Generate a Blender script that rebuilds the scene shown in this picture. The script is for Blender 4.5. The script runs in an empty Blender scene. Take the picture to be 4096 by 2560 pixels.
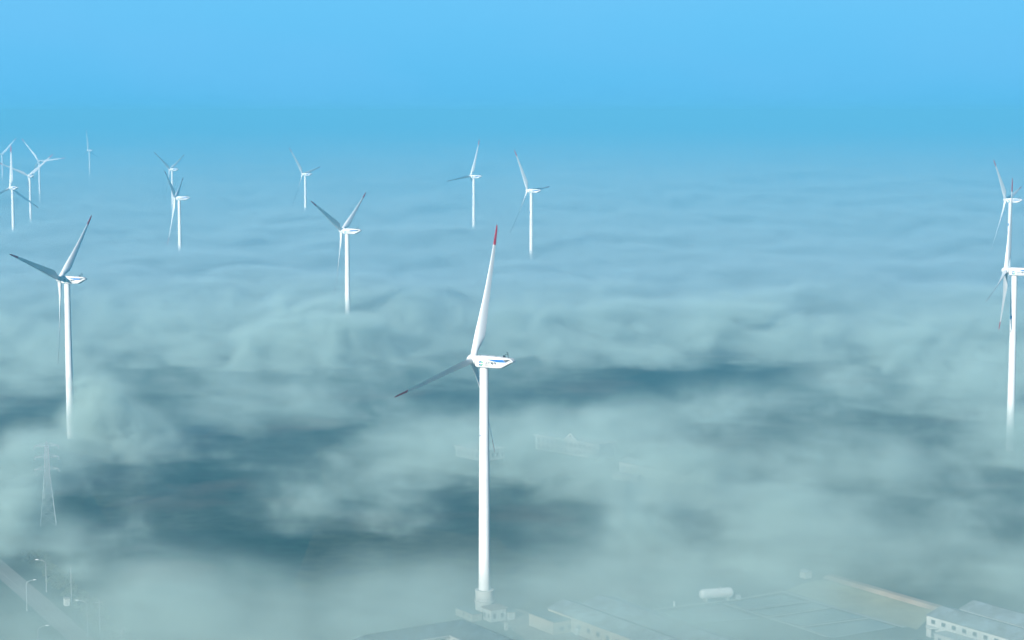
import bpy, bmesh, math, random
from mathutils import Vector, Matrix
R = math.radians
S = bpy.context.scene
COL = S.collection
random.seed(4)

# ------------------------------------------------------------------ camera
cam = bpy.data.cameras.new('camera'); co = bpy.data.objects.new('camera', cam); COL.objects.link(co)
cam.lens = 70; cam.sensor_width = 36; cam.clip_end = 80000; cam.clip_start = 1
co.location = (0, 0, 160); co.rotation_euler = (R(90 - 5.95), 0, 0); S.camera = co

# ------------------------------------------------------------------ sky, sun, exposure
SUN_EL, SUN_AZ = R(22), R(-150)          # azimuth clockwise from +Y
w = bpy.data.worlds.new('World'); S.world = w; w.use_nodes = True
nt = w.node_tree; bg = nt.nodes['Background']
sky = nt.nodes.new('ShaderNodeTexSky'); sky.sky_type = 'NISHITA'; sky.sun_disc = False
sky.sun_elevation = SUN_EL; sky.sun_rotation = SUN_AZ; sky.altitude = 0
sky.air_density = 1; sky.dust_density = .2; sky.ozone_density = 3
tint = nt.nodes.new('ShaderNodeMix'); tint.data_type = 'RGBA'; tint.blend_type = 'MULTIPLY'; tint.inputs[0].default_value = 1
nt.links.new(sky.outputs[0], tint.inputs[6]); tint.inputs[7].default_value = (.12, .36, .46, 1)
tc = nt.nodes.new('ShaderNodeTexCoord'); sx = nt.nodes.new('ShaderNodeSeparateXYZ'); nt.links.new(tc.outputs['Generated'], sx.inputs[0])
mr = nt.nodes.new('ShaderNodeMapRange'); mr.interpolation_type = 'SMOOTHSTEP'
nt.links.new(sx.outputs[2], mr.inputs[0]); mr.inputs[1].default_value = -.01; mr.inputs[2].default_value = .35
hz = nt.nodes.new('ShaderNodeMix'); hz.data_type = 'RGBA'
hazecol = nt.nodes.new('ShaderNodeMix'); hazecol.data_type = 'RGBA'      # haze by the horizon, paler above it
hm = nt.nodes.new('ShaderNodeMapRange'); nt.links.new(sx.outputs[2], hm.inputs[0]); hm.inputs[1].default_value = 0; hm.inputs[2].default_value = .06
nt.links.new(hm.outputs[0], hazecol.inputs[0])
hazecol.inputs[6].default_value = (.55, 2.65, 4.6, 1); hazecol.inputs[7].default_value = (.78, 2.98, 5.1, 1)
wn = nt.nodes.new('ShaderNodeTexNoise'); wn.inputs['Scale'].default_value = 7; wn.inputs['Detail'].default_value = 2
wmp = nt.nodes.new('ShaderNodeMapping'); wmp.inputs['Scale'].default_value = (1, 1, 3); nt.links.new(tc.outputs['Generated'], wmp.inputs[0]); nt.links.new(wmp.outputs[0], wn.inputs['Vector'])
wr = nt.nodes.new('ShaderNodeMapRange'); nt.links.new(wn.outputs[0], wr.inputs[0]); wr.inputs[1].default_value = .42; wr.inputs[2].default_value = .66; wr.inputs[4].default_value = .22
veil = nt.nodes.new('ShaderNodeMix'); veil.data_type = 'RGBA'; nt.links.new(wr.outputs[0], veil.inputs[0])      # faint uneven high haze
nt.links.new(hazecol.outputs[2], veil.inputs[6]); veil.inputs[7].default_value = (1.0, 2.9, 5.05, 1)
nt.links.new(mr.outputs[0], hz.inputs[0]); nt.links.new(veil.outputs[2], hz.inputs[6]); nt.links.new(tint.outputs[2], hz.inputs[7])
nt.links.new(hz.outputs[2], bg.inputs[0]); bg.inputs[1].default_value = .1
sun = bpy.data.lights.new('sun', 'SUN'); sun.energy = 5; sun.angle = R(.5); sun.color = (1, .96, .88)
so = bpy.data.objects.new('sun', sun); COL.objects.link(so)
sd = Vector((math.sin(SUN_AZ) * math.cos(SUN_EL), math.cos(SUN_AZ) * math.cos(SUN_EL), math.sin(SUN_EL)))
so.rotation_euler = sd.to_track_quat('Z', 'Y').to_euler(); so.location = (0, 0, 400)
S.view_settings.view_transform = 'Standard'; S.view_settings.look = 'None'; S.view_settings.gamma = 1
S.view_settings.exposure = .95
S.cycles.volume_bounces = 1; S.cycles.max_bounces = 5; S.cycles.diffuse_bounces = 2
S.cycles.use_denoising = True; S.cycles.use_light_tree = False

# ------------------------------------------------------------------ helpers
def mat(name, col, rough=.6, var=.06, scale=.5, metal=0, spec=.3, bump=0):
    m = bpy.data.materials.new(name); m.use_nodes = True; t = m.node_tree; b = t.nodes['Principled BSDF']
    b.inputs['Roughness'].default_value = rough; b.inputs['Metallic'].default_value = metal
    b.inputs['Specular IOR Level'].default_value = spec
    tcn = t.nodes.new('ShaderNodeTexCoord')
    n = t.nodes.new('ShaderNodeTexNoise'); n.inputs['Scale'].default_value = scale; n.inputs['Detail'].default_value = 4
    t.links.new(tcn.outputs['Object'], n.inputs['Vector'])
    r = t.nodes.new('ShaderNodeValToRGB'); t.links.new(n.outputs[0], r.inputs[0])
    r.color_ramp.elements[0].position = .3; r.color_ramp.elements[1].position = .7
    r.color_ramp.elements[0].color = (*[c * (1 - var) for c in col], 1)
    r.color_ramp.elements[1].color = (*[min(1, c * (1 + var)) for c in col], 1)
    t.links.new(r.outputs[0], b.inputs['Base Color'])
    return m

M = dict(
    white=mat('turbine_white_paint', (.62, .62, .61), .42, .05, .25),
    blade=mat('blade_white_paint', (.63, .64, .64), .40, .02, .4),
    red=mat('blade_tip_red_paint', (.46, .006, .02), .45, .08, .6),
    blue=mat('nacelle_blue_stripe_paint', (.01, .11, .36), .4, .05, .8),
    dblue=mat('tower_mark_dark_blue', (.006, .04, .20), .5, .04),
    lblue=mat('tower_mark_light_blue', (.03, .22, .45), .5, .04),
    lgblue=mat('emblem_blue', (.03, .12, .28), .5, .04),
    lggreen=mat('emblem_green', (.06, .30, .17), .5, .04),
    ink=mat('lettering_black', (.008, .008, .008), .5, .04),
    inkg=mat('lettering_grey_brown', (.12, .10, .08), .5, .04),
    dark=mat('dark_metal', (.02, .02, .022), .5, .1),
    grey=mat('grey_steel', (.30, .31, .32), .45, .1, metal=.4),
    galv=mat('galvanised_steel', (.36, .39, .40), .45, .08, metal=.2),
    concrete=mat('pale_concrete', (.28, .27, .24), .85, .12, .8),
    plaster=mat('white_plaster_wall', (.48, .47, .44), .8, .06, .6),
    beige=mat('beige_rendered_wall', (.42, .36, .28), .85, .08, .5),
    slate=mat('blue_grey_roof_sheet', (.08, .12, .14), .6, .12, .4),
    teal=mat('faded_teal_roof_sheet', (.09, .14, .15), .6, .12, .4),
    pale=mat('pale_blue_roof_sheet', (.24, .29, .31), .5, .06, .3),
    brown=mat('brown_flat_roof', (.24, .17, .13), .85, .15, .8),
    glass=mat('dark_window_glass', (.03, .05, .06), .15, .1, spec=.5),
    road=mat('dusty_grey_road', (.15, .14, .125), .9, .12, .3),
    dirt=mat('bare_tan_soil', (.25, .19, .14), .95, .2, .15),
    field=mat('pale_dry_grass', (.26, .24, .13), .95, .25, .12),
    pond=mat('dark_pond_water', (.03, .06, .06), .25, .1, .1),
    lamp=mat('street_lamp_head', (.82, .84, .84), .3, .03),
)

def seams(m, width, axis):
    t = m.node_tree; b = t.nodes['Principled BSDF']; wv = t.nodes.new('ShaderNodeTexWave'); wv.bands_direction = axis; wv.wave_profile = 'SAW'
    wv.inputs['Scale'].default_value = 1 / width; wv.inputs['Distortion'].default_value = 0
    tcn = t.nodes.new('ShaderNodeTexCoord'); t.links.new(tcn.outputs['Object'], wv.inputs['Vector'])
    rp = t.nodes.new('ShaderNodeValToRGB'); t.links.new(wv.outputs['Fac'], rp.inputs[0]); rp.color_ramp.elements[0].position = .0; rp.color_ramp.elements[1].position = .14
    rp.color_ramp.elements[0].color = (.45, .45, .45, 1); rp.color_ramp.elements[1].color = (1, 1, 1, 1)
    st = t.nodes.new('ShaderNodeTexNoise'); st.inputs['Scale'].default_value = .22; st.inputs['Detail'].default_value = 6; st.inputs['Roughness'].default_value = .7; t.links.new(tcn.outputs['Object'], st.inputs['Vector'])
    sr = t.nodes.new('ShaderNodeValToRGB'); t.links.new(st.outputs[0], sr.inputs[0]); sr.color_ramp.elements[0].position = .38; sr.color_ramp.elements[1].position = .62
    sr.color_ramp.elements[0].color = (.62, .56, .48, 1); sr.color_ramp.elements[1].color = (1.1, 1.1, 1.1, 1)
    src = b.inputs['Base Color'].links[0].from_socket
    for q in (rp, sr):
        mx_ = t.nodes.new('ShaderNodeMix'); mx_.data_type = 'RGBA'; mx_.blend_type = 'MULTIPLY'; mx_.inputs[0].default_value = 1
        t.links.new(src, mx_.inputs[6]); t.links.new(q.outputs[0], mx_.inputs[7]); src = mx_.outputs[2]
    t.links.new(src, b.inputs['Base Color'])
for k_ in ('slate', 'teal', 'pale'): seams(M[k_], 3.2, 'X')

def tagit(o, label=None, cat=None, group=None, kind=None):
    if label: o['label'] = label
    if cat: o['category'] = cat
    if group: o['group'] = group
    if kind: o['kind'] = kind
    return o

def empty(name, loc, label, cat, group=None, rz=0):
    o = bpy.data.objects.new(name, None); COL.objects.link(o); o.location = loc; o.rotation_euler = (0, 0, rz)
    o.empty_display_size = .5
    return tagit(o, label, cat, group)

def link(name, mesh, m, parent=None, matrix=None, smooth=False):
    o = bpy.data.objects.new(name, mesh); COL.objects.link(o)
    if m is not None and not mesh.materials: mesh.materials.append(m)
    if smooth:
        for p in mesh.polygons: p.use_smooth = True
    if parent: o.parent = parent
    if matrix is not None: o.matrix_local = matrix
    return o

class MB:
    def __init__(s): s.v = []; s.f = []
    def add(s, vs, fs):
        k = len(s.v); s.v += [tuple(v) for v in vs]; s.f += [tuple(i + k for i in f) for f in fs]; return s
    def box(s, x0, x1, y0, y1, z0, z1):
        return s.add([(x0, y0, z0), (x1, y0, z0), (x1, y1, z0), (x0, y1, z0), (x0, y0, z1), (x1, y0, z1), (x1, y1, z1), (x0, y1, z1)],
                     [(0, 3, 2, 1), (4, 5, 6, 7), (0, 1, 5, 4), (1, 2, 6, 5), (2, 3, 7, 6), (3, 0, 4, 7)])
    def tube(s, a, b, r0, r1=None, n=8, cap=True):
        r1 = r0 if r1 is None else r1
        a = Vector(a); b = Vector(b); d = (b - a).normalized()
        u = d.orthogonal().normalized(); v = d.cross(u)
        vs = [a + (u * math.cos(2 * math.pi * i / n) + v * math.sin(2 * math.pi * i / n)) * r0 for i in range(n)]
        vs += [b + (u * math.cos(2 * math.pi * i / n) + v * math.sin(2 * math.pi * i / n)) * r1 for i in range(n)]
        fs = [(i, (i + 1) % n, n + (i + 1) % n, n + i) for i in range(n)]
        if cap: fs += [tuple(range(n - 1, -1, -1)), tuple(range(n, 2 * n))]
        return s.add(vs, fs)
    def lathe(s, prof, n=32, cap=True):        # prof: (r, z) from the bottom up
        vs = []; fs = []
        for r, z in prof: vs += [(r * math.cos(2 * math.pi * i / n), r * math.sin(2 * math.pi * i / n), z) for i in range(n)]
        for k in range(len(prof) - 1):
            fs += [(k * n + i, k * n + (i + 1) % n, (k + 1) * n + (i + 1) % n, (k + 1) * n + i) for i in range(n)]
        if cap: fs += [tuple(range(n - 1, -1, -1)), tuple(range((len(prof) - 1) * n, len(prof) * n))]
        return s.add(vs, fs)
    def loft(s, rings, cap=True):
        n = len(rings[0]); vs = [p for r in rings for p in r]; fs = []
        for k in range(len(rings) - 1):
            fs += [(k * n + i, k * n + (i + 1) % n, (k + 1) * n + (i + 1) % n, (k + 1) * n + i) for i in range(n)]
        if cap: fs += [tuple(range(n - 1, -1, -1)), tuple(range((len(rings) - 1) * n, len(rings) * n))]
        return s.add(vs, fs)
    def prism(s, poly, z0, z1):
        n = len(poly)
        return s.add([(x, y, z0) for x, y in poly] + [(x, y, z1) for x, y in poly],
                     [tuple(range(n - 1, -1, -1)), tuple(range(n, 2 * n))] + [(i, (i + 1) % n, n + (i + 1) % n, n + i) for i in range(n)])
    def mesh(s, name, flip_fix=True):
        me = bpy.data.meshes.new(name); me.from_pydata(s.v, [], s.f); me.update()
        if flip_fix:
            b = bmesh.new(); b.from_mesh(me); bmesh.ops.recalc_face_normals(b, faces=b.faces); b.to_mesh(me); b.free()
        return me
    def obj(s, name, m, parent=None, matrix=None, smooth=False):
        return link(name, s.mesh(name), m, parent, matrix, smooth)

def smooth_angle(me, deg=40):
    for p in me.polygons: p.use_smooth = True
    try: me.set_sharp_from_angle(angle=R(deg))
    except Exception: pass

def text_mesh(body, size, width=None, spacing=1.0):
    c = bpy.data.curves.new('lettering', 'FONT'); c.body = body; c.size = size; c.space_character = spacing
    c.resolution_u = 2; c.offset = size * .05
    o = bpy.data.objects.new('lettering', c); COL.objects.link(o)
    bpy.context.view_layer.update()
    me = bpy.data.meshes.new_from_object(o.evaluated_get(bpy.context.evaluated_depsgraph_get()))
    bpy.data.objects.remove(o); bpy.data.curves.remove(c)
    xs = [v.co.x for v in me.vertices]; ys = [v.co.y for v in me.vertices]
    x0, x1, y0, y1 = min(xs), max(xs), min(ys), max(ys)
    k = (width / (x1 - x0)) if width else 1
    for v in me.vertices: v.co.x = (v.co.x - x0) * k; v.co.y = v.co.y - y0
    me.materials.clear()
    return me

# ------------------------------------------------------------------ ground, road, paths (setting)
def ground_material():
    m = bpy.data.materials.new('fields_and_scrub'); m.use_nodes = True; t = m.node_tree; b = t.nodes['Principled BSDF']
    b.inputs['Roughness'].default_value = .95; b.inputs['Specular IOR Level'].default_value = .1
    g = t.nodes.new('ShaderNodeNewGeometry')
    def noise(sc, det):
        n = t.nodes.new('ShaderNodeTexNoise'); n.inputs['Scale'].default_value = sc; n.inputs['Detail'].default_value = det
        t.links.new(g.outputs['Position'], n.inputs['Vector']); return n
    n1 = noise(.012, 5); n2 = noise(.15, 6)
    vo = t.nodes.new('ShaderNodeTexVoronoi'); vo.inputs['Scale'].default_value = .016; vo.feature = 'F1'
    mp = t.nodes.new('ShaderNodeMapping'); mp.inputs['Rotation'].default_value = (0, 0, R(33)); mp.inputs['Scale'].default_value = (1, .45, 1)
    t.links.new(g.outputs['Position'], mp.inputs[0]); t.links.new(mp.outputs[0], vo.inputs['Vector'])
    r1 = t.nodes.new('ShaderNodeValToRGB'); t.links.new(vo.outputs['Color'], r1.inputs[0])
    e = r1.color_ramp.elements; e[0].color = (.005, .026, .017, 1); e[1].color = (.042, .052, .028, 1)
    r1.color_ramp.elements.new(.5).color = (.010, .034, .022, 1)
    r2 = t.nodes.new('ShaderNodeValToRGB'); t.links.new(n2.outputs[0], r2.inputs[0])
    r2.color_ramp.elements[0].position = .35; r2.color_ramp.elements[1].position = .7
    r2.color_ramp.elements[0].color = (.55, .6, .55, 1); r2.color_ramp.elements[1].color = (1.5, 1.4, 1.3, 1)
    x = t.nodes.new('ShaderNodeMix'); x.data_type = 'RGBA'; x.blend_type = 'MULTIPLY'; x.inputs[0].default_value = 1
    t.links.new(r1.outputs[0], x.inputs[6]); t.links.new(r2.outputs[0], x.inputs[7])
    r3 = t.nodes.new('ShaderNodeValToRGB'); t.links.new(n1.outputs[0], r3.inputs[0])
    r3.color_ramp.elements[0].position = .56; r3.color_ramp.elements[1].position = .68
    x2 = t.nodes.new('ShaderNodeMix'); x2.data_type = 'RGBA'; t.links.new(r3.outputs[0], x2.inputs[0])
    t.links.new(x.outputs[2], x2.inputs[6]); x2.inputs[7].default_value = (.065, .062, .042, 1)
    t.links.new(x2.outputs[2], b.inputs['Base Color'])
    return m
gb = MB(); gb.add([(-15000, -2000, 0), (15000, -2000, 0), (15000, 40000, 0), (-15000, 40000, 0)], [(0, 1, 2, 3)])
tagit(gb.obj('ground', ground_material()), kind='structure')

def strip(pts, width, z):
    b = MB(); L = []; P = [Vector((x, y, 0)) for x, y in pts]
    for i, p in enumerate(P):
        d = (P[min(i + 1, len(P) - 1)] - P[max(i - 1, 0)]).normalized(); n = Vector((-d.y, d.x, 0)) * width / 2
        L.append((p + n, p - n))
    vs = []; 
    for a, c in L: vs += [(a.x, a.y, z), (c.x, c.y, z)]
    return b.add(vs, [(2 * i, 2 * i + 1, 2 * i + 3, 2 * i + 2) for i in range(len(P) - 1)])

yard = MB(); yard.add([(-8, 626, .004), (3, 598, .004), (12, 560, .004), (60, 560, .004), (20, 612, .004), (2, 632, .004)], [(0, 1, 2, 3, 4, 5)])
tagit(yard.obj('yard', M['dirt']), kind='structure')
tagit(strip([(-330, 985), (-262, 850), (-181, 690), (-157, 644), (-131, 593), (-84, 500)], 7.5, .004).obj('road', M['road']), kind='structure')
tagit(strip([(-330.5, 984), (-262.5, 849), (-181.5, 689), (-157.5, 643), (-131.5, 592), (-84.5, 499)], .16, .008).obj('road_marking', M['concrete']), kind='structure')
fld = MB(); fld.add([(92, 657.5, .004), (100, 668, .004), (108, 673, .004), (137, 630, .004), (126, 606, .004), (104.5, 636.5, .004)], [(0, 1, 2, 3, 4, 5)])
tagit(fld.obj('field', M['field']), kind='structure')
pd = MB()
for q in ([(70.5, 640), (90, 650.5), (97, 640.8), (76.5, 631)], [(77, 628.6), (99.2, 639.6), (102.3, 634.4), (82.2, 623.6)],
          [(83.2, 620), (104, 631.6), (112.5, 621.6), (90.6, 611)], [(91, 607.2), (114, 618.6), (120, 609), (98, 596)], [(45, 626), (68, 637), (79, 620), (52, 612)]):
    pd.add([(x, y, .004) for x, y in q], [(0, 1, 2, 3)])
tagit(pd.obj('settling_ponds', M['pond']), kind='structure')
pth = MB()
for pts, wd in (([(38, 627), (44.6, 630.6), (75.4, 645.2), (90.8, 655.6)], 1.3), ([(69.7, 638.8), (81.4, 621), (90, 608.6), (97, 597)], 1.3),
                ([(75.7, 630.6), (98.1, 642.2)], .9), ([(81.9, 621.9), (103.3, 633.9)], .9), ([(90.2, 609.4), (114, 620.6)], .9),
                ([(90.8, 655.6), (103.7, 635.8), (114, 621), (122.8, 608.6)], 1.2)):
    n = strip(pts, wd, .12)
    pth.add(n.v, n.f)
    a = strip(pts, wd, .12).v
    for i in range(0, len(a) - 2, 2):
        for j in (0, 1):
            p, q = a[i + j], a[i + j + 2]
            pth.add([p, q, (q[0], q[1], 0), (p[0], p[1], 0)], [(0, 1, 2, 3)])
tagit(pth.obj('path', M['concrete']), kind='structure')
berm = MB()
for i in range(1): 
    P0, P1 = Vector((109.5, 676, 0)), Vector((141, 627, 0)); d = (P1 - P0).normalized(); n = Vector((-d.y, d.x, 0))
    ring = lambda p: [p - n * 2.6, p - n * 1.3 + Vector((0, 0, 1.1)), p + n * 1.3 + Vector((0, 0, 1.1)), p + n * 2.6]
    berm.loft([ring(P0 + (P1 - P0) * k / 6 + Vector((0, 0, -.05))) for k in range(7)])
tagit(berm.obj('earth_bank', M['dirt']), kind='structure')

# ------------------------------------------------------------------ wind turbines
def blade_mesh():
    L = 45.0; th0 = 24.0
    tab = [(0.9, 1.95, 1.0, 14), (2.4, 1.95, 1.0, 14), (4.2, 2.25, .80, 14), (6.2, 2.95, .52, 14), (8.2, 3.45, .38, 13), (10.5, 3.35, .31, 11), (14, 3.0, .26, 8.5),
           (19, 2.5, .22, 6), (25, 2.0, .20, 3.5), (31, 1.55, .18, 2), (36, 1.2, .17, 1), (38.25, 1.06, .16, .6), (41.5, .86, .16, .2), (43.6, .66, .15, 0), (44.6, .40, .15, 0), (45.0, .10, .15, 0)]
    def ring(r, ch, tk, tw):
        th = R(th0 + tw); c = Vector((math.sin(th), math.cos(th), 0)); n = Vector((math.cos(th), -math.sin(th), 0))
        N = 20; out = []; le = .30 + .20 * max(0, min(1, (tk - .38) / .62))
        pre = -1.1 * max(0, (r - 12) / 33) ** 2       # blade bends upwind towards its tip
        for i in range(N):
            a = 2 * math.pi * i / N
            if tk > .95: u = .5 - .5 * math.cos(a); v = .5 * math.sin(a)
            else:
                u = .5 - .5 * math.cos(a)
                k = 5 * (.2969 * math.sqrt(max(u, 0)) - .126 * u - .3516 * u * u + .2843 * u ** 3 - .1036 * u ** 4)
                circ = .5 * math.sin(a); foil = math.copysign(k, math.sin(a)) * (1 if math.sin(a) > 0 else .75) * 1.0
                wq = max(0, min(1, (tk - .38) / .62))
                v = (foil * tk) * (1 - wq) + circ * tk * wq
            out.append(c * ((u - le) * ch * 1.1) + n * (v * ch) + Vector((pre, 0, r)))
        return out
    k = [t[0] for t in tab].index(38.25)
    a = MB().loft([ring(*t) for t in tab[:k + 1]]).mesh('blade'); b = MB().loft([ring(*t) for t in tab[k:]]).mesh('blade_tip')
    for m_ in (a, b): smooth_angle(m_, 50)
    return a, b

def super_ring(x, hw, top, bot, n=32, e=5.0):
    out = []; zc = (top + bot) / 2; hh = (top - bot) / 2
    for i in range(n):
        a = 2 * math.pi * (i + .5) / n; c, s_ = math.cos(a), math.sin(a)
        out.append((x, hw * math.copysign(abs(c) ** (2 / e), c), zc + hh * math.copysign(abs(s_) ** (2 / e), s_)))
    return out

NX = [(-2.4, 1.55, 1.25, -1.75), (-2.25, 1.80, 1.48, -2.0), (-1.8, 1.95, 1.60, -2.15), (1.0, 1.97, 1.62, -2.25), (5.0, 1.95, 1.50, -2.25), (6.6, 1.90, 1.42, -2.12), (7.4, 1.84, 1.36, -1.78),
      (8.4, 1.72, 1.28, -1.18), (9.4, 1.50, 1.16, -.58), (9.9, 1.36, .95, -.30), (10.5, 1.10, .30, -.02)]
def hwx(x):
    for a, b in zip(NX, NX[1:]):
        if a[0] <= x <= b[0]: return a[1] + (b[1] - a[1]) * (x - a[0]) / (b[0] - a[0])
    return NX[-1][1]

def side_poly(pts, off=.02, step=.25):       # a thin painted panel that follows the nacelle's near side
    poly = [Vector((p[0], p[1])) for p in pts]; b = bmesh.new()
    f = b.faces.new([b.verts.new((p.x, 0, p.y)) for p in poly])
    for k in range(-2, 11):
        bmesh.ops.bisect_plane(b, geom=b.verts[:] + b.edges[:] + b.faces[:], plane_co=(k + .01, 0, 0), plane_no=(1, 0, 0))
    for v in b.verts: v.co.y = -hwx(v.co.x) - off
    me = bpy.data.meshes.new('panel'); b.to_mesh(me); b.free(); return me

def make_parts():
    P = {}
    prof = [(2.05, 0), (2.05, .15), (1.98, .2), (1.93, 12), (1.86, 25)]
    for z, r in ((25, 1.86), (52, 1.66), (79.0, 1.44)):
        prof += [(r + .035, z + .02), (r + .035, z + .2), (r, z + .22)]
    prof[-1] = (1.44, 79.45); prof += [(1.52, 79.47), (1.52, 79.78), (1.30, 79.8), (1.30, 80.2)]
    me = MB().lathe(prof, 48).mesh('tower'); smooth_angle(me, 35); P['tower'] = me
    me = MB().loft([super_ring(*t) for t in NX]).mesh('nacelle'); smooth_angle(me, 38); P['nacelle'] = me
    # spinner: axis along -x, centred on the hub
    n = 32; prof = [(-2.05, .02), (-2.0, .35), (-1.85, .75), (-1.55, 1.15), (-1.1, 1.48), (-.5, 1.70), (.2, 1.78), (.9, 1.74), (1.25, 1.62), (1.45, 1.3)]
    me = MB().loft([[(x, r * math.cos(2 * math.pi * i / n), r * math.sin(2 * math.pi * i / n)) for i in range(n)] for x, r in prof]).mesh('spinner')
    smooth_angle(me, 40); P['spinner'] = me
    P['blade'], P['blade_tip'] = blade_mesh()
    P['stripe'] = side_poly([(1.7, .62), (4.2, .70), (7.55, .74), (8.35, -.10), (5.6, -.14), (3.9, .12)], .02)
    P['vent'] = side_poly([(7.62, .74), (9.55, .78), (10.25, .12), (8.42, -.10)], .02)
    P['vent_lip'] = side_poly([(8.45, -.02), (10.1, .14), (9.5, .52)], .035)
    emb = MB(); ebg = MB()
    def wedge(b, a0, a1, inner):
        k = 8; pts = [(math.cos(a0 + (a1 - a0) * i / k) * .82, math.sin(a0 + (a1 - a0) * i / k) * .82) for i in range(k + 1)] + inner
        y = -hwx(0) - .022
        b.add([(-.2 + p[0], y, -.75 + p[1]) for p in pts], [tuple(range(len(pts)))])
    wedge(emb, R(85), R(172), [(-.25, .18), (.05, .22)]); wedge(ebg, R(0), R(78), [(.1, .25), (.25, .18)])
    wedge(emb, R(188), R(262), [(-.05, -.30), (-.28, -.16)]); wedge(ebg, R(268), R(352), [(.25, -.22), (-.02, -.28)])
    P['emblem_blue'] = emb.mesh('emblem', False); P['emblem_green'] = ebg.mesh('emblem', False)
    for key, body, width, size, x, z in (('lettering', '上海电气', 4.05, .86, 1.2, -.98), ('small_lettering', 'SHANGHAI', 1.95, .30, 1.2, -1.46), ('small_lettering_end', 'ELECTRIC', 1.9, .30, 3.35, -1.46)):
        me = text_mesh(body, size, width)
        for v in me.vertices:
            px, pz = v.co.x + x, v.co.y + z; v.co = Vector((px, -hwx(px) - .022, pz))
        P[key] = me
    b = MB()      # lattice weather mast and cooler box at the tail of the roof
    x0 = 8.3; zt = 1.28
    b.tube((x0 + .25, 0, zt - .1), (x0 - .05, 0, zt + 1.75), .09, n=6); b.tube((x0 - .75, -.1, zt + .95), (x0 + .25, -.1, zt + 1.15), .08, n=6)
    b.tube((x0 - .75, -.1, zt + .95), (x0 - .75, -.1, zt + 1.2), .05, n=6); b.tube((x0 + .25, -.1, zt + 1.1), (x0 + .25, -.1, zt + 1.4), .05, n=6)
    b.tube((x0 - .55, .2, zt + 1.6), (x0 - .02, 0, zt + 1.72), .08, n=6); b.tube((x0 - .55, .2, zt + 1.6), (x0 - .55, .2, zt + 1.35), .08, n=6)
    b.tube((x0 - .5, 0, zt - .1), (x0 - .1, 0, zt + 1.1), .025, n=5)
    P['weather_mast'] = b.mesh('weather_mast')
    b = MB(); b.box(6.75, 7.25, -.35, .35, 1.36, 1.95); b.box(7.3, 7.45, -.2, .2, 1.34, 1.75); P['cooler'] = b.mesh('cooler')
    b = MB(); b.box(-.3, .3, -.35, .35, -.12, .1); P['roof_hatch'] = b.mesh('roof_hatch')
    # painted marks down the tower, on the side turned to picture left
    def wrap(me, z, az, rad):
        xs = [v.co.x for v in me.vertices]; c = (min(xs) + max(xs)) / 2
        for v in me.vertices:
            zz = z + v.co.y; r = 1.44 + (79 - zz) / 79 * (1.95 - 1.44) + .03; a = R(-90) + az + (v.co.x - c) / rad
            v.co = Vector((r * math.cos(a), r * math.sin(a), zz))
        return me
    tm = []
    for k, ch in enumerate('中国华能'):
        me = text_mesh(ch, 2.05, 1.9 if k else 1.7); tm.append(wrap(me, 50.4 - 5.3 * k, R(-74), 1.62))
    for k, me in enumerate(tm): P['tower_char_%d' % k] = me
    for key, u0, u1, d in (('mark_light', -.55, .25, .22), ('mark_dark', .40, 1.15, .22)):
        b = bmesh.new(); k = 6
        for i in range(k):
            a0 = u0 + (u1 - u0) * i / k; a1 = u0 + (u1 - u0) * (i + 1) / k
            b.faces.new([b.verts.new((a0 - d, 0, 0)), b.verts.new((a1 - d, 0, 0)), b.verts.new((a1, 1.75, 0)), b.verts.new((a0, 1.75, 0))])
        me = bpy.data.meshes.new(key); b.to_mesh(me); b.free()
        for v in me.vertices:
            zz = 56.9 + v.co.y; r = 1.62; a = R(-90) + R(-74) + v.co.x / 1.55
            v.co = Vector((r * math.cos(a), r * math.sin(a), zz))
        P[key] = me
    return P
P = make_parts()
TURB = [
 # base label, hub x, hub y, hub z, yaw, rotor angle
 ('tallest nearest wind turbine with red tipped blade upright and foot among buildings', -12.4, 625.3, 82.2, 25.8, 338.8),
 ('large wind turbine nearest the left edge, two blades up in a wide V', -221.4, 971.5, 79.0, 17.0, 310.9),
 ('wind turbine standing before a fainter one, two dark tipped blades in a narrow V', -318.7, 1884.5, 79.7, 3.9, 293.9),
 ('faint wind turbine close behind the narrow V one', -480.3, 2800.0, 80.7, 23.3, 296.5),
 ('midsize wind turbine between the large left one and the nearest, blades in a V', -113.0, 1319.7, 82.1, 22.8, 302.3),
 ('small pale wind turbine above the midsize V one, long blade leaning left', -268.9, 2562.0, 81.4, 28.4, 40.7),
 ("far wind turbine left of the tallest one's red tip, level dark blade pointing left", -46.2, 2226.7, 89.2, 30.3, 336.0),
 ("far wind turbine right of the tallest one's red tip, short dark blade pointing right", 14.5, 1854.9, 87.9, 31.9, 32.4),
 ('large wind turbine cut by the right edge, blade straight up', 233.0, 936.9, 85.8, 19.8, 344.6),
 ('wind turbine behind the right edge one, nacelle crossed by that upright blade', 405.4, 1637.1, 88.5, 33.5, 42.1),
 ('far left wind turbine, one blade straight up and a dark one slanting down right', -540.0, 2146.2, 79.6, 43.9, 358.3),
 ('far left wind turbine whose raised blade leans right over the level bladed one', -622.0, 2566.0, 79.1, 49.9, 307.1),
 ('hazy wind turbine facing away, one blade stretched level to the right', -782.2, 3299.0, 80.2, 65.0, 35.8),
 ('small hazy wind turbine at the very left edge, thin blade raised right', -1033.9, 4046.1, 75.8, 62.0, 317.0),
 ('faintest most distant wind turbine, ghostly single blade upright in haze', -937.9, 4419.0, 76.6, 28.0, 7.4),
]
TILT, CONE = R(5), R(4)
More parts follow.
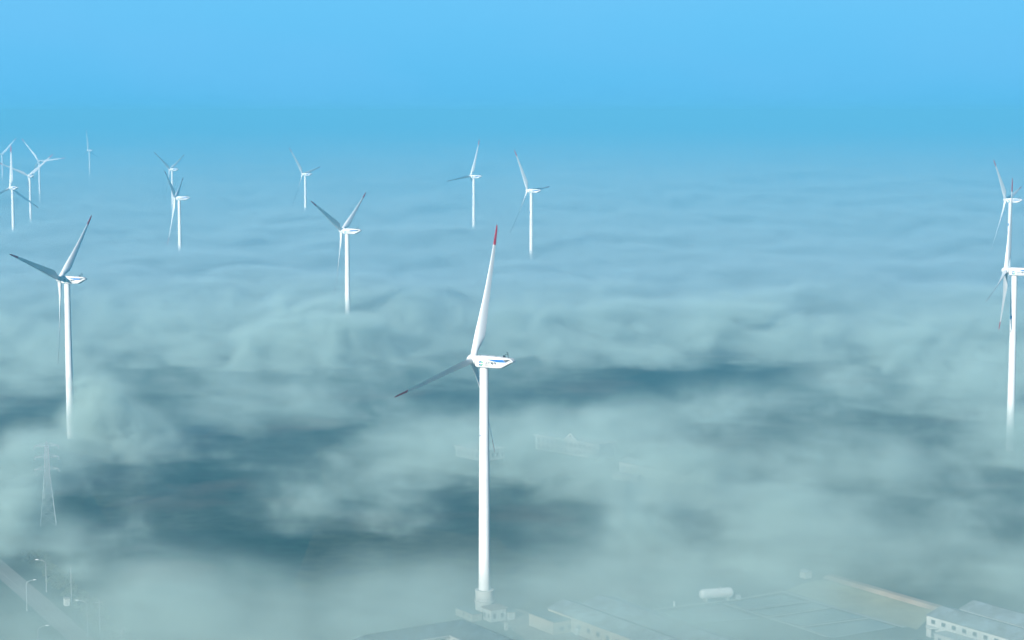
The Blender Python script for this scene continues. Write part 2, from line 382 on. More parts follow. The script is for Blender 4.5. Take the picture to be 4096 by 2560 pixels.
def add_turbine(label, hx, hy, hz_, yaw, phi, near):
    yaw = R(yaw); phi = R(phi)
    bx, by = hx + 4.0 * math.cos(yaw), hy - 4.0 * math.sin(yaw)
    top = hz_ - 2.25
    root = empty('wind_turbine', (bx, by, 0), label, 'wind turbine', 'white wind turbines standing out of the fog')
    dz = top - 80.2
    tw = link('tower', P['tower'], M['white'], root)
    tw.location = (0, 0, 0); tw.scale = (.96, .96, top / 80.2)
    L = lambda nm, key, m, par: link(nm, P[key], M[m], par)
    for nm, key, m in (*[('lettering', 'tower_char_%d' % q, 'inkg') for q in range(4)], ('blue_mark', 'mark_light', 'lblue'), ('blue_mark', 'mark_dark', 'dblue')):
        o = L(nm, key, m, tw); o.location = (0, 0, (hz_ - 82.2) * 80.2 / top)
    na = link('nacelle', P['nacelle'], M['white'], root, Matrix.Translation((0, 0, hz_)) @ Matrix.Rotation(-yaw, 4, 'Z'))
    for nm, key, m in (('blue_stripe', 'stripe', 'blue'), ('tail_vent', 'vent', 'dark'), ('vent_lip', 'vent_lip', 'white'), ('emblem', 'emblem_blue', 'lgblue'), ('emblem', 'emblem_green', 'lggreen'),
                       ('lettering', 'lettering', 'ink'), ('lettering', 'small_lettering', 'inkg'), ('lettering', 'small_lettering_end', 'inkg'), ('weather_mast', 'weather_mast', 'dark'), ('cooler', 'cooler', 'dark')):
        L(nm, key, m, na)
    for xx, yy in ((-1.2, -.7), (1.4, -.3), (4.4, -.7)) if hy < 1400 else ():
        o = L('roof_hatch', 'roof_hatch', 'grey', na); o.location = (xx, yy, 1.6 - max(0, xx) * .018)
    A = Vector((-math.cos(yaw) * math.cos(TILT), math.sin(yaw) * math.cos(TILT), math.sin(TILT)))
    Sx = A.cross(Vector((0, 0, 1))).normalized(); V = Sx.cross(A)
    hub = Vector((hx - bx, hy - by, hz_))
    def frame(X, Z, loc):
        Y = Z.cross(X); Mx = Matrix((X, Y, Z)).transposed().to_4x4(); Mx.translation = loc; return Mx
    link('spinner', P['spinner'], M['white'], root, frame(-A, V, hub))
    for k in range(3):
        a = phi + k * 2 * math.pi / 3
        s = (V * math.cos(a) - Sx * math.sin(a)); s2 = (s * math.cos(CONE * .65) + A * math.sin(CONE * .65)).normalized()
        X = (-A - s2 * (-A).dot(s2)).normalized()
        bl = link('blade', P['blade'], M['blade'], root, frame(X, s2, hub))
        L('blade_tip', 'blade_tip', 'red', bl)
    if near:
        f = MB().lathe([(3.0, 0), (3.0, 4.6), (3.35, 4.62), (3.35, 5.0), (2.9, 5.02), (2.9, 8.2), (3.1, 8.22), (3.1, 8.5), (2.0, 8.52)], 32)
        fo = f.obj('foundation', M['plaster'], root); smooth_angle(fo.data, 30)
        r = MB()
        for k in range(24):
            a = 2 * math.pi * k / 24; c = (3.25 * math.cos(a), 3.25 * math.sin(a))
            r.tube((*c, 5.0), (*c, 6.0), .03, n=4)
            a2 = a + 2 * math.pi / 24; c2 = (3.25 * math.cos(a2), 3.25 * math.sin(a2)); r.tube((*c, 6.0), (*c2, 6.0), .03, n=4)
        r.obj('railing', M['grey'], fo)
for i, t in enumerate(TURB): add_turbine(*t, near=(i == 0))

# ------------------------------------------------------------------ buildings in a grid turned 57 degrees
UA = R(-57)      # local x runs away from the camera-left corner towards lower right of the picture
def bldg(name, x, y, label, cat='building', ang=UA, group=None): return empty(name, (x, y, 0), label, cat, group, ang)
def windows(par, pts, w_, h_, axis, off, name='window'):      # axis 'x': wall along x at y=off (faces -y); 'y': wall along y at x=off (faces +x)
    for (u, z) in pts:
        b = MB(); f = MB(); e = .09
        if axis == 'x':
            b.box(u - w_ / 2, u + w_ / 2, off - .03, off + .05, z, z + h_)
            for q in ((u - w_ / 2 - e, u - w_ / 2, z - e, z + h_ + e), (u + w_ / 2, u + w_ / 2 + e, z - e, z + h_ + e), (u - w_ / 2, u + w_ / 2, z + h_, z + h_ + e), (u - w_ / 2, u + w_ / 2, z - e, z)):
                f.box(q[0], q[1], off - .08, off + .05, q[2], q[3])
        else:
            b.box(off - .05, off + .03, u - w_ / 2, u + w_ / 2, z, z + h_)
            for q in ((u - w_ / 2 - e, u - w_ / 2, z - e, z + h_ + e), (u + w_ / 2, u + w_ / 2 + e, z - e, z + h_ + e), (u - w_ / 2, u + w_ / 2, z + h_, z + h_ + e), (u - w_ / 2, u + w_ / 2, z - e, z)):
                f.box(off - .05, off + .08, q[0], q[1], q[2], q[3])
        o = b.obj(name, M['glass'], par); f.obj('frame', M['galv'], o)

def gable_roof(x0, x1, y0, y1, ze, zr, ov=.5, hip=0):
    ym = (y0 + y1) / 2; b = MB(); t = .12
    for z in (0,):
        vs = [(x0 - ov, y0 - ov, ze), (x1 + ov, y0 - ov, ze), (x1 + ov, y1 + ov, ze), (x0 - ov, y1 + ov, ze), (x0 - ov + hip, ym, zr), (x1 + ov - hip, ym, zr)]
        b.add(vs, [(0, 1, 5, 4), (2, 3, 4, 5), (0, 4, 3), (1, 2, 5), (0, 3, 2, 1)])
    return b

# F: two storey block with parapet and round pediment, half lost in fog
F = bldg('school_building', 11.2, 940.3, 'pale two storey block with rounded central pediment, faint right of the tall tower', ang=R(-45.8))
L_ = 42
b = MB(); b.box(0, L_, 0, 10, 0, 6.6); b.obj('wall', M['plaster'], F)
b = MB(); b.box(-.9, L_ + .5, -.6, 10.5, 6.6, 7.3); b.box(-.6, L_ + .3, -.35, 10.2, 6.2, 6.597); b.obj('cornice', M['plaster'], F)
b = MB(); pts = [(19.5, 7.3), (20, 8.2), (21.3, 8.6), (22.3, 9.8), (23.5, 10.3), (24.7, 9.8), (25.7, 8.6), (27, 8.2), (27.5, 7.3)]
n_ = len(pts); b.add([(x, -.35, z) for x, z in pts] + [(x, .35, z) for x, z in pts], [tuple(range(n_)), tuple(range(2 * n_ - 1, n_ - 1, -1))] + [(i, (i + 1) % n_, n_ + (i + 1) % n_, n_ + i) for i in range(n_)])
b.obj('pediment', M['plaster'], F)
b = MB(); b.lathe([(.55, -.5), (.55, -.38)], 16); me = b.mesh('round_window'); 
for v in me.vertices: v.co = Vector((23.5 + v.co.x, v.co.z, 8.9 + v.co.y))
link('round_window', me, M['glass'], F)
windows(F, [(2.2 + 3.05 * k, z) for k in range(13) for z in (.9, 4.1)], 1.25, 1.7, 'x', 0)
windows(F, [(2.5, 4.1), (7, 4.1), (2.5, .9), (7, .9)], 1.2, 1.6, 'y', L_)
# G
G = bldg('apartment_block', -26.4, 920.1, 'faint pale building behind the nearest turbine\'s tower, lost in fog', ang=R(-48))
b = MB(); b.box(0, 20, 0, 13, 0, 4.6); b.obj('wall', M['plaster'], G)
b = MB(); b.box(-.7, 20.5, -.5, 13.5, 4.6, 5.2); b.obj('cornice', M['plaster'], G)
windows(G, [(2.5 + 3.2 * k, 1.6) for k in range(6)], 1.2, 1.7, 'x', 0)
windows(G, [(2.5 + 3 * k, 1.6) for k in range(4)], 1.2, 1.7, 'y', 20)
# H long shed with a white gable end
H_ = bldg('long_shed', 48, 880, 'long low pale shed right of the pediment block, lost in fog', ang=R(-51))
b = MB(); b.box(0, 44, 0, 9, 0, 4.6); b.obj('wall', M['plaster'], H_)
gable_roof(0, 44, 0, 9, 4.6, 6.3).obj('roof', M['pale'], H_)
windows(H_, [(3 + 5 * k, 1.6) for k in range(9)], 1.4, 1.4, 'x', 0)
sh = bldg('small_shed', 44, 860, 'tiny white roofed shed below the long shed in fog', ang=R(-30))
b = MB(); b.box(0, 12, 0, 4, 0, 2.4); b.obj('wall', M['plaster'], sh); gable_roof(0, 12, 0, 4, 2.4, 3.3, .3).obj('roof', M['galv'], sh)
windows(sh, [(2.5, .9), (6, .9), (9.5, .9)], 1, .9, 'x', 0)

# A: L-shaped block with hipped slate roof, at the bottom of the frame
A_ = bldg('hip_roofed_house', -18.1, 572.2, 'white L shaped block with dark hipped roof below the nearest turbine')
# local x = u (towards lower right), local y = v (away to the right); inner corner at the origin
b = MB(); b.prism([(0, 0), (34, 0), (34, 12), (-7.5, 12), (-7.5, -30), (0, -30)], 0, 7.4); b.obj('wall', M['plaster'], A_)
rf = MB(); e, zr, ze = .7, 10.4, 7.42
V_ = [(e, -e, ze), (34.7, -e, ze), (34.7, 12.7, ze), (-8.2, 12.7, ze), (-8.2, -30.7, ze), (e, -30.7, ze), (28.5, 6, zr), (-3.75, 6, zr), (-3.75, -26.5, zr)]
V_[0] = (e, -e, ze)
rf.add(V_, [(0, 1, 6, 7), (1, 2, 6), (2, 3, 7, 6), (3, 4, 8, 7), (4, 5, 8), (5, 0, 7, 8), (0, 5, 4, 3, 2, 1)])
rf.obj('roof', M['slate'], A_)
g_ = MB(); g_.box(e, 34.7, -e - .15, -e, 7.25, 7.5); g_.box(e, e + .15, -30.7, -e - .2, 7.25, 7.5); g_.box(-8.35, -8.2, -30.7, 12.7, 7.25, 7.5); g_.obj('gutter', M['plaster'], A_)
windows(A_, [(-2.5 - 3.0 * k, z) for k in range(9) for z in (1.2, 4.7)], 1.5, 1.8, 'y', 0)
windows(A_, [(2.6 + 3.0 * k, z) for k in range(10) for z in (1.2, 4.7)], 1.5, 1.8, 'x', 0)

# B: low beige block with a flat teal roof
B_ = bldg('beige_outbuilding', 5.3, 611, 'low beige building with flat teal roof right of the nearest turbine\'s foot')
b = MB(); b.box(0, 13.6, 0, 8.6, 0, 3.9); b.obj('wall', M['beige'], B_)
b = MB(); b.box(-.15, 13.9, -.15, 8.9, 3.9, 4.15); b.obj('roof', M['teal'], B_)
windows(B_, [(3.2, .9), (6.2, 1.2)], 1.6, 1.3, 'y', 13.6)
# B2, B3 long pale roofed halls
for k, (ox, oy, W_, Lh, ez, rz_, lab) in enumerate(((11.4, 613.6, 12, 62, 4.9, 7.0, 'long hall with pale blue gable roof behind the low beige building'),
                                              (22.6, 621.5, 13, 66, 4.6, 6.2, 'second pale roofed hall alongside, further right and half lost in fog'))):
    h = bldg('warehouse', ox, oy, lab, 'warehouse', group='long pale roofed halls')
    b = MB(); b.box(0, Lh, 0, W_, 0, ez); b.obj('wall', M['beige'], h)
    gable_roof(0, Lh, 0, W_, ez, rz_, .4).obj('roof', M['pale'], h)
    if k == 0:
        windows(h, [(17 + 5 * j, 1.8) for j in range(8)], 1.6, 1.3, 'x', 0)
        d = MB(); d.box(15.4, 17.2, -.6, -.02, 0, 2.3); d.obj('porch', M['plaster'], h)
# C: small white house at the turbine's foot, D low annex, plus little hut
C_ = bldg('small_white_house', -6.6, 614.6, 'small white house with brown flat roof right in front of the nearest turbine\'s foot')
b = MB(); b.box(-5, 0, 0, 5.6, 0, 3.9); b.obj('wall', M['plaster'], C_)
b = MB(); b.box(-5.5, .4, -.5, 6.1, 3.9, 4.2); b.obj('roof', M['brown'], C_)
windows(C_, [(-3.6, 1.2), (-1.4, 1.2)], .9, 1.3, 'x', 0); windows(C_, [(1.3, 1.1), (4.2, 1.1)], 1.0, 1.5, 'y', 0)
Cn = bldg('white_hut', -1.0, 617.6, 'tiny white hut just right of the small white house')
b = MB(); b.box(-2.2, 0, 0, 2.4, 0, 2.4); b.obj('wall', M['plaster'], Cn); b = MB(); b.box(-2.4, .2, -.2, 2.6, 2.4, 2.6); b.obj('roof', M['teal'], Cn)
D_ = bldg('low_annex', -18.1, 624.2, 'long low pale annex left of the small white house')
b = MB(); b.box(0, 10.3, 0, 3.6, 0, 2.3); b.obj('wall', M['beige'], D_)
b = MB(); b.box(-.2, 10.5, -.2, 3.8, 2.3, 2.5); b.obj('roof', M['teal'], D_)
windows(D_, [(5.2, 1.0), (8.4, 1.0)], .7, .8, 'x', 0)
gp = bldg('gate_post', -1.8, 605.6, 'short pale gate pillar beside the L shaped block', 'post')
b = MB(); b.box(-.5, .5, -.5, .5, 0, 2.4); b.obj('pillar', M['plaster'], gp); b = MB(); b.box(-.65, .65, -.65, .65, 2.4, 2.6); b.obj('cap', M['concrete'], gp)

# E: white two storey hall at the right with blue roof, round canopy and annex
E_ = bldg('white_hall', 127.2, 598.2, 'white two storey hall with pale blue roof, small windows and round porch at bottom right', 'building')
b = MB(); b.box(0, 46, 0, 13, 0, 6.6); b.obj('wall', M['plaster'], E_)
gable_roof(0, 46, 0, 13, 6.62, 8.6, .35).obj('roof', M['pale'], E_)
windows(E_, [(2.9 + 4.3 * k, 4.5) for k in range(10)], 1.6, 1.2, 'x', 0)
d = MB(); d.box(2.2, 3.8, -.05, .05, 0, 2.9); d.obj('door', M['glass'], E_)
me = MB().lathe([(.3, 3.35), (2.3, 3.4), (2.4, 3.5), (2.4, 3.75), (.2, 3.8)], 28).mesh('canopy')
for v in me.vertices: v.co.x += 3.0; v.co.y = min(v.co.y, 0) - .01
link('canopy', me, M['plaster'], E_)
E2 = bldg('rear_hall', 139.5, 607.5, 'second hall with pale blue roof directly behind the white hall at bottom right', 'building')
b = MB(); b.box(0, 46, 0, 12, 0, 6.2); b.obj('wall', M['plaster'], E2); gable_roof(0, 46, 0, 12, 6.2, 8.2, .3).obj('roof', M['pale'], E2)
E3 = bldg('front_annex', 127.6, 588.5, 'low white annex before the white hall at bottom right', 'building')
b = MB(); b.box(0, 26, 0, 6.5, 0, 3.4); b.obj('wall', M['plaster'], E3); b = MB(); b.box(-.2, 26.2, -.2, 6.7, 3.4, 3.65); b.obj('roof', M['galv'], E3)
windows(E3, [(2.2 + 3.4 * k, 1.4) for k in range(7)], 1.3, 1.1, 'x', 0)

# ------------------------------------------------------------------ storage tank
T_ = empty('storage_tank', (67.3, 643, 0), 'long white horizontal storage tank on low saddles beside the concrete path', 'tank', None, R(17))
n = 28; pr = [(-6.0, .1), (-5.9, .8), (-5.6, 1.3), (-5.1, 1.62), (-4.6, 1.7), (4.6, 1.7), (5.1, 1.62), (5.6, 1.3), (5.9, .8), (6.0, .1)]
o = MB().loft([[(x, r * math.cos(2 * math.pi * i / n), 2.5 + r * math.sin(2 * math.pi * i / n)) for i in range(n)] for x, r in pr]).obj('shell', M['white'], T_); smooth_angle(o.data, 40)
for x in (-3.9, 3.9):
    b = MB(); b.box(x - .35, x + .35, -1.3, 1.3, 0, 1.45); b.obj('saddle', M['concrete'], T_)
b = MB(); b.tube((1.5, 0, 4.15), (1.5, 0, 4.75), .35, n=14); b.tube((-2, 0, 4.15), (-2, 0, 4.6), .15, n=10); b.obj('manhole', M['grey'], T_)
b = MB(); b.box(7, 8.6, -.6, .7, 0, 1.5); pc = b.obj('pump_cabinet', M['galv'])
pc.location = (67.3, 643, 0); pc.rotation_euler = (0, 0, R(17)); tagit(pc, 'small pale cabinet beside the right end of the storage tank', 'cabinet')
vp = empty('vent_pipe', (52.8, 635.2, 0), 'short white vent pipe standing left of the storage tank', 'pipe')
b = MB(); b.tube((0, 0, 0), (0, 0, 1.7), .3, n=12); b.obj('pipe', M['lamp'], vp); b = MB(); b.tube((0, 0, 1.7), (0, 0, 1.9), .4, .15, n=12); b.obj('cap', M['galv'], vp)
wb = bldg('pump_house', 99.5, 676, 'tiny pale pump house above the fields', 'hut'); b = MB(); b.box(0, 3, 0, 3, 0, 2.2); b.obj('wall', M['plaster'], wb); gable_roof(0, 3, 0, 3, 2.2, 2.9, .3).obj('roof', M['galv'], wb)
kb = bldg('utility_kiosk', -146.6, 637.5, 'white utility kiosk on the right verge of the road', 'kiosk', ang=R(-62))
b = MB(); b.box(0, 2.3, 0, 1.6, 0, 2.3); b.obj('cabinet', M['plaster'], kb); b = MB(); b.box(-.15, 2.45, -.15, 1.75, 2.3, 2.45); b.obj('roof', M['concrete'], kb)
b = MB(); b.box(.4, 1.2, -.03, .02, .2, 1.9); b.obj('door', M['galv'], kb)

# ------------------------------------------------------------------ street lamps, poles, pylon
def street_lamp(x, y, ang, h, arm, label):
    r = empty('street_lamp', (x, y, 0), label, 'street lamp', 'street lamps along the left road', ang)
    b = MB(); b.tube((0, 0, 0), (0, 0, h - 1.2), .13, .085, 8); b.tube((0, 0, 0), (0, 0, .6), .22, .2, 8); b.obj('post', M['galv'], r)
    b = MB(); prev = Vector((0, 0, h - 1.2))
    for k in range(1, 8):
        t = k / 7; p = Vector((arm * (1 - math.cos(t * math.pi / 2)) * .95 if t < 1 else arm * .95, 0, h - 1.2 + 1.2 * math.sin(t * math.pi / 2))); b.tube(prev, p, .07, n=6); prev = p
    b.obj('arm', M['galv'], r)
    b = MB(); b.loft([[(prev.x - .1 + dx, wy * math.cos(a), prev.z + .04 + hz2 * math.sin(a)) for a in [2 * math.pi * i / 12 for i in range(12)]] for dx, wy, hz2 in ((0, .08, .06), (.2, .2, .12), (.6, .24, .14), (1.0, .16, .1), (1.15, .05, .04))])
    o = b.obj('lamp_head', M['lamp'], r, smooth=True)
for i, a in enumerate(((-156.2, 654.9, R(180), 11, 2.6, 'street lamp on the right verge of the road, arm to the left, above the kiosk'),
          (-156.6, 629.5, R(18), 10, 2.4, 'street lamp on the near side of the road, arm to the right, second one up'),
          (-139.2, 572, R(18), 10, 2.4, 'street lamp cut by the bottom edge, arm to the right'),
          (-195, 817.8, R(180), 10, 2.6, 'lone street lamp beside the lattice pylon, arm to the left'),
          (-130.3, 598, R(172), 11.2, 2.9, 'faint street lamp with long arm to the left, below the white kiosk'))):
    street_lamp(*a)
po = empty('bare_pole', (-144, 637.8, 0), 'tall thin bare pole just right of the white kiosk', 'pole'); b = MB(); b.tube((0, 0, 0), (0, 0, 12.4), .14, .08, 8); b.obj('shaft', M['galv'], po)
b = MB(); b.tube((0, 0, 12.4), (0, 0, 12.7), .12, .02, 8); b.obj('cap', M['galv'], po)
for (x, y, h, a, lab) in ((-127.5, 602.6, 10.2, .1, 'utility pole with a crossbar, right of the long armed lamp'), (-114.2, 570, 9.8, .2, 'rightmost utility pole with a crossbar, at the bottom edge')):
    r = empty('utility_pole', (x, y, 0), lab, 'utility pole', 'utility poles by the left road', a)
    b = MB(); b.tube((0, 0, 0), (0, 0, h), .17, .11, 8); b.obj('shaft', M['galv'], r)
    b = MB(); b.box(-1.1, 1.1, -.06, .06, h - .8, h - .66); b.obj('crossbar', M['galv'], r)
    for q in (-1, 0, 1):
        b = MB(); b.tube((q, 0, h - .66 if q else h), (q, 0, h - .36 if q else h + .3), .07, .04, 6); b.obj('insulator', M['lamp'], r)

def pylon():
    r = empty('lattice_pylon', (-181, 765, 0), 'tall ghostly steel lattice pylon standing in the fog at lower left', 'pylon', None, R(12))
    hw = lambda z: 3.0 - (3.0 - 1.0) * min(z, 20) / 20 if z < 20 else 1.0 - (z - 20) * .028
    lv = [0, 4.2, 8, 11.3, 14.2, 16.6, 18.6, 20.2, 21.8, 23.4, 25, 26.6, 28.2, 29.8, 31.2]
    cr = [(-1, -1), (1, -1), (1, 1), (-1, 1)]
    for sx_, sy_ in cr:
        b = MB()
        for z0, z1 in zip(lv, lv[1:]): b.tube((sx_ * hw(z0), sy_ * hw(z0), z0), (sx_ * hw(z1), sy_ * hw(z1), z1), .10, n=5)
        b.obj('leg', M['galv'], r)
    b = MB()
    for z0, z1 in zip(lv, lv[1:]):
        for i in range(4):
            p, q = cr[i], cr[(i + 1) % 4]
            b.tube((p[0] * hw(z0), p[1] * hw(z0), z0), (q[0] * hw(z1), q[1] * hw(z1), z1), .05, n=4)
            b.tube((q[0] * hw(z0), q[1] * hw(z0), z0), (p[0] * hw(z1), p[1] * hw(z1), z1), .05, n=4)
            b.tube((p[0] * hw(z1), p[1] * hw(z1), z1), (q[0] * hw(z1), q[1] * hw(z1), z1), .05, n=4)
    b.obj('bracing', M['galv'], r)
    for z in (21.8, 26.6, 31.0):
        b = MB()
        for s_ in (-1, 1):
            for sy_ in (-1, 1):
                b.tube((s_ * hw(z), sy_ * hw(z), z), (s_ * 4.6, 0, z + .1), .06, n=4); b.tube((s_ * hw(z), sy_ * hw(z), z + 1.2), (s_ * 4.6, 0, z + .1), .05, n=4)
            b.tube((s_ * 4.5, 0, z), (s_ * 4.5, 0, z - 1.2), .09, n=6)
        b.obj('crossarm', M['galv'], r)
    b = MB(); b.tube((0, 0, 31), (0, 0, 33.2), .1, n=5)
    for p in cr: b.tube((p[0] * hw(31), p[1] * hw(31), 31.2), (0, 0, 33), .06, n=4)
    b.obj('peak', M['galv'], r)
pylon()

# ------------------------------------------------------------------ roadside scrub: many leaf clumps
def scrub():
    m = bpy.data.materials.new('scrub_leaves'); m.use_nodes = True; t = m.node_tree; bs = t.nodes['Principled BSDF']
    n = t.nodes.new('ShaderNodeTexNoise'); n.inputs['Scale'].default_value = .6; g = t.nodes.new('ShaderNodeNewGeometry'); t.links.new(g.outputs['Position'], n.inputs['Vector'])
    r = t.nodes.new('ShaderNodeValToRGB'); r.color_ramp.elements[0].color = (.03, .05, .02, 1); r.color_ramp.elements[1].color = (.09, .11, .05, 1); t.links.new(n.outputs[0], r.inputs[0]); t.links.new(r.outputs[0], bs.inputs['Base Color'])
    bs.inputs['Roughness'].default_value = .9
    b = MB(); rnd = random.Random(7)
    for k in range(260):
        t_ = k / 260; base = Vector((-186 + 60 * t_, 712 - 128 * t_, 0)); nrm = Vector((.89, .46, 0))
        c = base + nrm * (7 + rnd.random() * 7) + Vector((rnd.uniform(-1, 1), rnd.uniform(-1, 1), 0)); rr = rnd.uniform(.5, 1.5)
        for j in range(26):
            d = Vector((rnd.gauss(0, 1), rnd.gauss(0, 1), abs(rnd.gauss(0, 1)))).normalized() * rr * rnd.uniform(.6, 1)
            p = c + Vector((d.x, d.y, d.z * 1.1 + .1)); a = Vector((rnd.gauss(0, 1), rnd.gauss(0, 1), rnd.gauss(0, 1))).normalized() * .28; q = a.orthogonal().normalized() * .2
            b.add([p - a, p - q, p + a, p + q], [(0, 1, 2, 3)])
    me = b.mesh('roadside_scrub', False); tagit(link('roadside_scrub', me, m), kind='stuff', label='dark scrub along the right verge of the road')
scrub()

# ------------------------------------------------------------------ fog bank and haze
class X:
    def __init__(s, t, sock): s.t = t; s.s = sock
    def _b(s, o, op, rev=False):
        n = s.t.nodes.new('ShaderNodeMath'); n.operation = op
        a, b = (o, s) if rev else (s, o)
        for i, v in enumerate((a, b)):
            if isinstance(v, X): s.t.links.new(v.s, n.inputs[i])
            else: n.inputs[i].default_value = float(v)
        return X(s.t, n.outputs[0])
    def __add__(s, o): return s._b(o, 'ADD')
    __radd__ = __add__
    def __mul__(s, o): return s._b(o, 'MULTIPLY')
    __rmul__ = __mul__
    def __sub__(s, o): return s._b(o, 'SUBTRACT')
    def __rsub__(s, o): return s._b(o, 'SUBTRACT', True)
    def __truediv__(s, o): return s._b(o, 'DIVIDE')
    def __rtruediv__(s, o): return s._b(o, 'DIVIDE', True)
    def mx(s, o): return s._b(o, 'MAXIMUM')
    def mn(s, o): return s._b(o, 'MINIMUM')
    def f(s, op):
        n = s.t.nodes.new('ShaderNodeMath'); n.operation = op; s.t.links.new(s.s, n.inputs[0]); return X(s.t, n.outputs[0])
def sstep(x, a, b):
    t = ((x - a) / (b - a)).mx(0).mn(1); return t * t * (3 - 2 * t)

# thin places (negative) and billows (positive) of the fog: x, y, radius x, radius y, strength
SPOTS = [(-67, 645, 20, 36, -2.3), (-43, 697, 34, 30, -1.7), (-154, 743, 16, 31, -1.1), (-163, 718, 12, 32, -.9), (-131, 812, 13, 64, -.9), (-110, 748, 15, 39, -0.6), (-88, 654, 16, 23, -0.6), (92, 1147, 36, 60, -2.0), (146, 1188, 26, 58, -1.4), (59, 1078, 25, 44, -1.5), (-218, 1010, 32, 50, -1.8), (-242, 979, 20, 44, -1.5), (144, 632, 12, 25, -1.0), (118, 612, 8, 20, -0.7), (13, 748, 21, 29, -0.7), (-10, 774, 16, 31, -0.5), (200, 874, 22, 30, -0.6), (-215, 1188, 33, 61, -0.5), (-94, 969, 24, 41, -0.8), (-96, 874, 22, 27, -0.5), (141, 818, 26, 23, -0.4), (97, 894, 29, 21, -0.35), (-59, 612, 10, 17, -0.6), (-142, 654, 16, 19, -0.5), (-165, 650, 7, 26, -0.5), (220, 1339, 44, 54, -0.4), (8, 1176, 30, 48, -0.4), (-64, 1266, 40, 55, -0.3), (-321, 1339, 34, 62, -0.4), (192, 1003, 25, 35, -0.5), (-101, 583, 22, 21, 0.4), (-68, 589, 19, 18, 0.4), (40, 698, 37, 34, 0.8), (97, 725, 41, 41, 0.8), (160, 1328, 55, 83, 0.7), (181, 1058, 35, 58, 0.5), (102, 1003, 30, 39, 0.7), (-123, 1078, 41, 45, 0.5), (-160, 938, 31, 34, 0.5), (-223, 1475, 48, 82, 0.5), (-339, 1539, 50, 89, 0.4), (53, 923, 32, 30, 0.4), (-44, 867, 26, 39, 0.5), (-43, 758, 19, 25, 0.5), (255, 1088, 25, 51, 0.8), (140, 848, 28, 25, 0.5), (187, 774, 19, 21, 0.5), (111, 665, 21, 19, 0.4), (-63, 994, 31, 39, 0.6), (-269, 1584, 44, 94, 0.4), (-125, 1379, 42, 72, 0.5), (-169, 698, 10, 21, 0.4), (-123, 647, 16, 17, 0.3), (67, 806, 30, 28, 0.4), (6, 938, 26, 31, 0.3), (236, 900, 26, 20, 1.0), (-208, 925, 26, 26, 2.4), (20, 870, 30, 40, .6), (60, 810, 30, 25, .15), (-20, 870, 20, 25, .3), (-95, 770, 85, 110, -.35), (-20, 1120, 120, 60, -.35), (-108, 1280, 45, 70, 1.2), (-42, 2120, 70, 110, .9), (-262, 2440, 70, 130, 1.0), (90, 596, 70, 16, .2), (0, 580, 70, 16, .2), (-172, 722, 14, 22, 1.7), (-127, 711, 17, 16, 1.2), (-68, 766, 29, 23, 1.1), (-156, 824, 17, 21, 0.9), (-203, 818, 13, 23, 0.9), (-26, 685, 13, 21, 0.8), (-112, 880, 22, 27, 0.7), (-150, 673, 10, 14, 0.9), (-93, 632, 13, 14, 0.8), (-43, 612, 16, 14, 0.9), (94, 1058, 27, 29, 0.8), (-190, 700, 16, 14, .4)]
FOG = dict(near=.015, far=.032)

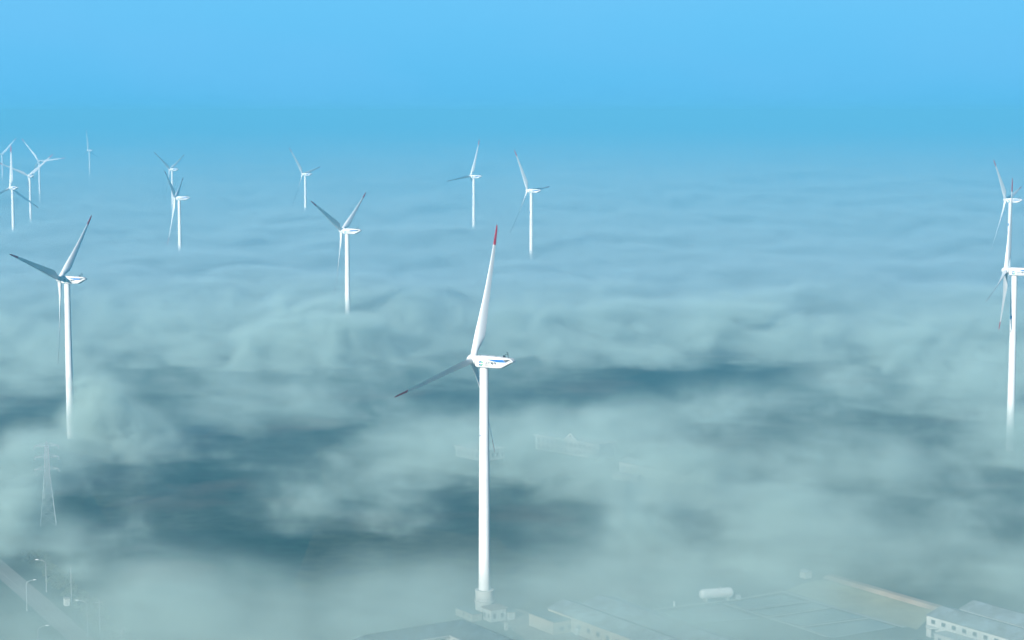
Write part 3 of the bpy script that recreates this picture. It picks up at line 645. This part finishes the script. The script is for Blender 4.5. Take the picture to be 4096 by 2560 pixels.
def fog(name, lo, hi, res, y0, y1, y2, y3, step, label, spots, col):
    g = bpy.data.node_groups.new(name, 'GeometryNodeTree')
    g.interface.new_socket('Geometry', in_out='OUTPUT', socket_type='NodeSocketGeometry')
    out = g.nodes.new('NodeGroupOutput')
    pos = g.nodes.new('GeometryNodeInputPosition'); sp = g.nodes.new('ShaderNodeSeparateXYZ'); g.links.new(pos.outputs[0], sp.inputs[0])
    x, y, z = [X(g, sp.outputs[i]) for i in range(3)]
    def vec(a, b, c):
        n = g.nodes.new('ShaderNodeCombineXYZ')
        for i, v in enumerate((a, b, c)):
            if isinstance(v, X): g.links.new(v.s, n.inputs[i])
            else: n.inputs[i].default_value = v
        return n.outputs[0]
    def noise(v, scale, detail, rough=.5, dist=0):
        n = g.nodes.new('ShaderNodeTexNoise'); n.noise_dimensions = '3D'; g.links.new(v, n.inputs['Vector'])
        n.inputs['Scale'].default_value = scale; n.inputs['Detail'].default_value = detail; n.inputs['Roughness'].default_value = rough; n.inputs['Distortion'].default_value = dist
        return X(g, n.outputs[0])
    nA = noise(vec(x, y * .8, 3.3), 1 / 240, 2) - .5
    rx_ = x * .82 - y * .34; ry_ = x * .40 + y * 1.15
    sc = 1 / (1 + (y - 1200).mx(0) * (1 / 3000)); rx_ = rx_ * sc; ry_ = ry_ * sc
    nB = noise(vec(rx_, ry_, 17.7), 1 / 85, 3, .5, .7) - .5
    nC = noise(vec(rx_, ry_, z * 1.5), 1 / 34, 6, .66, .8) - .5
    G = None
    if spots:
        wx = x + (noise(vec(x, y, 41.), 1 / 38, 3) - .5) * 44; wy = y + (noise(vec(x, y, 77.), 1 / 38, 3) - .5) * 60
        for (cx, cy, rx, ry, a) in spots:
            dx = (wx - cx) * (1 / rx); dy = (wy - cy) * (1 / ry)
            gsn = ((dx * dx + dy * dy) * -.7).f('EXPONENT') * a
            G = gsn if G is None else G + gsn
    far = sstep(y, 1080, 1480)
    top = 25 + far * 13 + nA * 20 + nB * (10 + far * 12)
    if G is not None: top = top + G * (9 - far * 6)
    top = top + (1 - sstep(y, 550, 640)) * 9
    soft = 24 - far * 12 + (1 - sstep(y, 550, 640)) * 6
    v = ((top - z) / soft).mx(0).mn(1); v = v * v * (3 - 2 * v)
    con = (.6 + .4 * sstep(y, 620, 760)) * (1 - far * .45)
    thin = 1 - .8 * sstep(y, 1900, 2600) * (1 - sstep(x / y, -.06, .08))
    D = (.0040 + far * .026) * thin * (1 - .35 * sstep(y, 820, 960) * (1 - sstep(y, 1200, 1350))) * ((nB * 12 + nC * 17) * con).f('EXPONENT').mn(6) + (1 - sstep(y, 610, 720)) * .009
    if G is not None: D = D * (G * 1.8).f('EXPONENT')
    nD = noise(vec(rx_ * .4, ry_, z * 2.5), 1 / 15, 4, .6, .9) - .5      # feathery streaks
    wsp = (nD * 6).mx(0); D = D * (nD * 3 * (1 - far * .6)).f('EXPONENT') + wsp * wsp * .0035 * (1 - far)
    mist = ((46 - z) / 46).mx(0) * .0004
    win = sstep(y, y0, y1) * (1 - sstep(y, y2, y3))
    dens = (D * v + mist) * win
    vc = g.nodes.new('GeometryNodeVolumeCube'); g.links.new(dens.s, vc.inputs['Density'])
    vc.inputs['Background'].default_value = 0; vc.inputs['Min'].default_value = lo; vc.inputs['Max'].default_value = hi
    for i, n in enumerate(('Resolution X', 'Resolution Y', 'Resolution Z')): vc.inputs[n].default_value = res[i]
    sm = g.nodes.new('GeometryNodeSetMaterial'); g.links.new(vc.outputs[0], sm.inputs[0])
    m = bpy.data.materials.new('fog_vapour'); m.use_nodes = True; t = m.node_tree; t.nodes.clear()
    o = t.nodes.new('ShaderNodeOutputMaterial'); pv = t.nodes.new('ShaderNodeVolumePrincipled')
    pv.inputs['Color'].default_value = (*col, 1); pv.inputs['Density'].default_value = 1; pv.inputs['Anisotropy'].default_value = 0
    t.links.new(pv.outputs[0], o.inputs['Volume']); sm.inputs['Material'].default_value = m
    g.links.new(sm.outputs[0], out.inputs[0])
    vd = bpy.data.volumes.new(name); vo = bpy.data.objects.new(name, vd); COL.objects.link(vo); vd.materials.append(m)
    md = vo.modifiers.new('fog', 'NODES'); md.node_group = g
    vd.render.step_size = step
    return tagit(vo, label, kind='stuff')
fog('fog', (-460, 500, -1), (460, 1600, 54), (370, 440, 30), 500, 500.5, 1150, 1590, 6, 'low billowing fog over the near fields', SPOTS, (.68, .865, .80))
fog('fog', (-1900, 1140, -1), (1900, 8000, 60), (380, 620, 24), 1150, 1590, 7700, 8000, 14, 'thick blanket of fog stretching to the haze', [s for s in SPOTS if s[1] > 1040], (.51, .70, .76))
fog('fog', (-6500, 7700, -1), (6500, 28000, 60), (220, 340, 12), 7700, 8000, 90000, 90001, 40, 'farthest fog under the horizon', [], (.51, .70, .76))

hb = MB(); hb.box(-9000, 9000, -60, 30000, -1, 172)
m = bpy.data.materials.new('haze_air'); m.use_nodes = True; t = m.node_tree; t.nodes.clear()
o = t.nodes.new('ShaderNodeOutputMaterial'); pv = t.nodes.new('ShaderNodeVolumePrincipled')
pv.inputs['Color'].default_value = (.134, .525, .785, 1); pv.inputs['Density'].default_value = .00031
t.links.new(pv.outputs[0], o.inputs['Volume'])
tagit(hb.obj('haze', m), kind='stuff')
